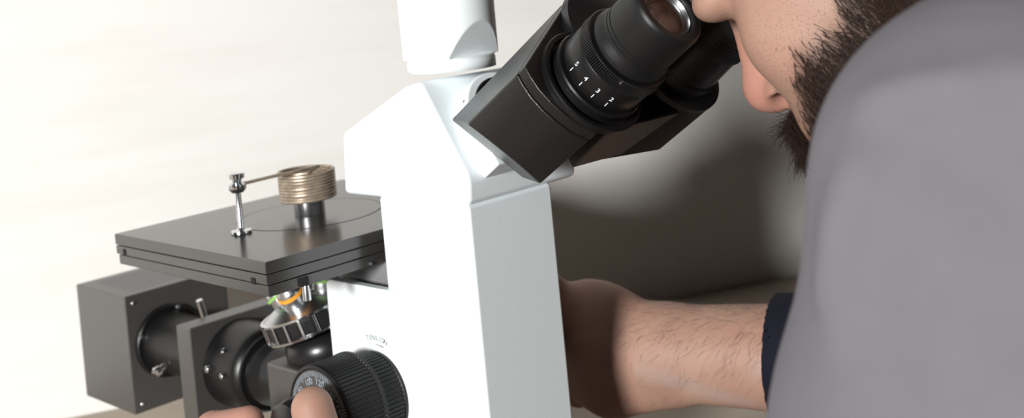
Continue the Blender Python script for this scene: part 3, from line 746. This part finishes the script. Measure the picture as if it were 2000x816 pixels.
# arm hair on both forearms
def armw(c, nr):
    y = c[:, 1]-.0215; c = c-SH; return (y > .33)*(y < .475)*(.12 + 1.6*sm(c[:, 2], .095, .118) + .3*sm(-nr[:, 0], .2, .8)*(y < .42)*sm(c[:, 2], .085, .11))
P6, N6 = samples(right[0], right[1], 1500, armw)
d6 = np.tile(V(-.25, .55, -.75), (len(P6), 1))+rng.normal(0, .35, P6.shape)
hair_mesh('arm_hair', P6, N6, d6, .007+.009*rng.random(len(P6)), .00005, M['armhair'], pe, .16, 4, .22)
# thumb nail on the hidden side
# ---------------- clothing
def folds(P, d):
    x, y, z = P[..., 0], P[..., 1], P[..., 2]
    a = np.sin(38*(z+.7*y)+6*np.sin(9*x+3*z))*.0022 + np.sin(61*(z-.5*x)+4*np.sin(14*y))*.0012 + np.sin(23*(y-.9*z)+5*x)*.002
    def crease(a, b, amp, wd_):
        a, b = V(*a), V(*b); ab = b-a; hh = np.clip(((P-a)@ab)/(ab@ab), 0, 1); q = np.linalg.norm(P-a-hh[..., None]*ab, axis=-1)
        return amp*np.exp(-(q/wd_)**2)
    for c_ in FOLDS: a = a + crease(*c_)
    w = 1-.97*np.exp(-(((x-.61)/.07)**2+((y-.38)/.10)**2+((z-.09)/.10)**4))
    return d + a*w
FOLDS = [((.2686, .1585, .2887), (.2611, .1462, .2936), .0035, .0050), ((.2611, .1462, .2936), (.2568, .1307, .2988), .0035, .0050), ((.2568, .1307, .2988), (.2606, .1060, .3040), .0035, .0050),
         ((.2686, .1585, .2970), (.2611, .1462, .3020), -.0030, .0070), ((.2611, .1462, .3020), (.2568, .1307, .3070), -.0030, .0070), ((.2568, .1307, .3070), (.2606, .1060, .3130), -.0030, .0070),
         ((.2623, .1450, .2925), (.2593, .1451, .2820), .0060, .0075), ((.2640, .1530, .2880), (.2612, .1574, .2655), -.0040, .0080), ((.2612, .1574, .2655), (.2630, .1600, .2480), -.0045, .0080),
         ((.2570, .1500, .2640), (.2560, .1487, .2421), .0055, .0090), ((.2545, .1245, .2901), (.2591, .1115, .2760), .0080, .0110), ((.2591, .1115, .2808), (.2540, .1100, .2500), .0070, .0140),
         ((.2537, .1300, .2750), (.2492, .1354, .2389), .0045, .0120)]
C = SDF()
SL = V(.3193, .1327, .2565)
C.cone(SL, (.3105, .1405, .205), .0565, .0600, .02)
C.cone((.3105, .1405, .205), (.303, .182, .085), .0600, .056, .02)
C.cone((.303, .182, .085), (.310, .315, .060), .056, .044, .015)
C.cone(SL, (.4545, .030, .250), .057, .074, .02)
C.cone(V(.598, .085, .235), (.4545, .045, .245), .066, .075, .04)
C.cone(V(.598, .085, .235), elbow, .062, .054, .02)
EW = elbow+V(.0215, .0215, -.0085); C.cone(elbow, EW, .054, .054, .02); C.cone(EW, V(.6020, .3520, .0960)+SH, .056, .0440, .015)
C.cone((.4545, .01, .14), (.4545, -.27, -.12), .150, .148, .06)
def onto(p):
    p = np.array(p, float)
    for _ in range(12):
        d0 = C.ev(p[None])[0]; g = np.array([C.ev((p+e_)[None])[0]-d0 for e_ in np.eye(3)*.0005]); g /= np.linalg.norm(g)+1e-9; p = p - g*d0
    return tuple(p)
FOLDS = [(onto(a_), onto(b_), m_, w_) for a_, b_, m_, w_ in FOLDS]
C.fn(folds)
C.cutcone((.311, .290, .0605), (.309, .34, .0600), .0385, .0385)
C.cutcone(hw((0, -.115, -.08)), (.4545, .095, .225), .064, .060)
cv = C.mesh((.20, -.52, -.50), (.74, .42, .36), .0046)
cme, _, _ = to_mesh('lab_coat', [cv], 1)
coat = obj('lab_coat', cme, M['coat'], pe, angle=180)
K = SDF(); K.cone(hw((0, -.112, -.085)), (.4545, .080, .225), .066, .078, .01); K.cutcone(hw((0, -.105, -.05)), (.4545, .085, .225), .0600, .068); K.cut(hw((0, .01, -.125)), (.045, .05, .05), .004)
K.fn(lambda P, d: np.maximum(d, -( (P-hw((0, -.112, -.088)))@(V(.4545, .080, .225)-hw((0, -.112, -.085)))/.05 )*1.0))
kme, _, _ = to_mesh('collar', [K.mesh((.35, -.02, .12), (.56, .25, .36), .003)], 2); obj('collar', kme, M['coat'], coat, angle=180)
for (a, b, r0, r1, nm) in ((V(.6000, .3580, .0958)+SH, V(.5868, .3945, .0970)+SH, .0385, .0362, 'shirt_cuff'), (V(.311, .285, .0605), V(.3130, .345, .0570), .0372, .0350, 'shirt_cuff')):
    S_ = SDF(); S_.cone(a, b, r0, r1, .001); ax = (b-a)/np.linalg.norm(b-a)
    S_.fn(lambda P, d, a=a, b=b, ax=ax: np.maximum(np.maximum(d, (P-b)@ax - .002), -((P-a)@ax)))
    S_.cutcone(a-ax*.03, b+ax*.05, r0-.0028, r1-.0032, .0008)
    lo_ = np.minimum(a, b)-.055; hi_ = np.maximum(a, b)+.055
    sme, _, _ = to_mesh('shirt_cuff', [S_.mesh(lo_, hi_, .0014)], 1); obj('shirt_cuff', sme, M['navy'], pe, angle=180)
Q = SDF()
for s in (-1, 1):
    Q.cone((.4545+s*.075, -.30, -.22), (.4545+s*.11, .08, -.20), .092, .065, .03); Q.cone((.4545+s*.11, .08, -.20), (.4545+s*.11, .06, -.68), .065, .050, .02)
Q.cone((.40, -.32, -.2), (.51, -.32, -.2), .115, .115, .05)
qme, _, _ = to_mesh('trousers', [Q.mesh((.20, -.50, -.75), (.72, .20, -.05), .008)], 2); obj('trousers', qme, M['trouser'], pe, angle=180)
for s in (-1, 1):
    B_ = SDF(); B_.cone((.4545+s*.11, .02, -.705), (.4545+s*.12, .16, -.715), .042, .034, .02); B_.fn(lambda P, d: np.maximum(d, -(P[..., 2]+.749)))
    bme, _, _ = to_mesh('shoe', [B_.mesh((.25, -.08, -.77), (.68, .24, -.62), .006)], 2); obj('shoe', bme, M['rubber'], pe, angle=180)
# stool
sto = empty('stool', (.4545, -.33, -.75), 'round black-seated steel stool under the person in the lab coat', 'stool')
obj('seat', lathe([(0, .15), (.01, .17), (.05, .17), (.06, .155), (.06, 0)], (.4545, -.33, -.386), (0, 0, 1), 48), M['rubber'], sto)
obj('post', lathe([(0, .03), (.33, .02)], (.4545, -.33, -.71), (0, 0, 1), 24), M['stoolmetal'], sto)
for k in range(5):
    a = 2*PI*k/5; obj('leg', tube([(.4545, -.33, -.70), (.4545+.24*math.cos(a), -.33+.24*math.sin(a), -.738)], [.018, .011], 12), M['stoolmetal'], sto)
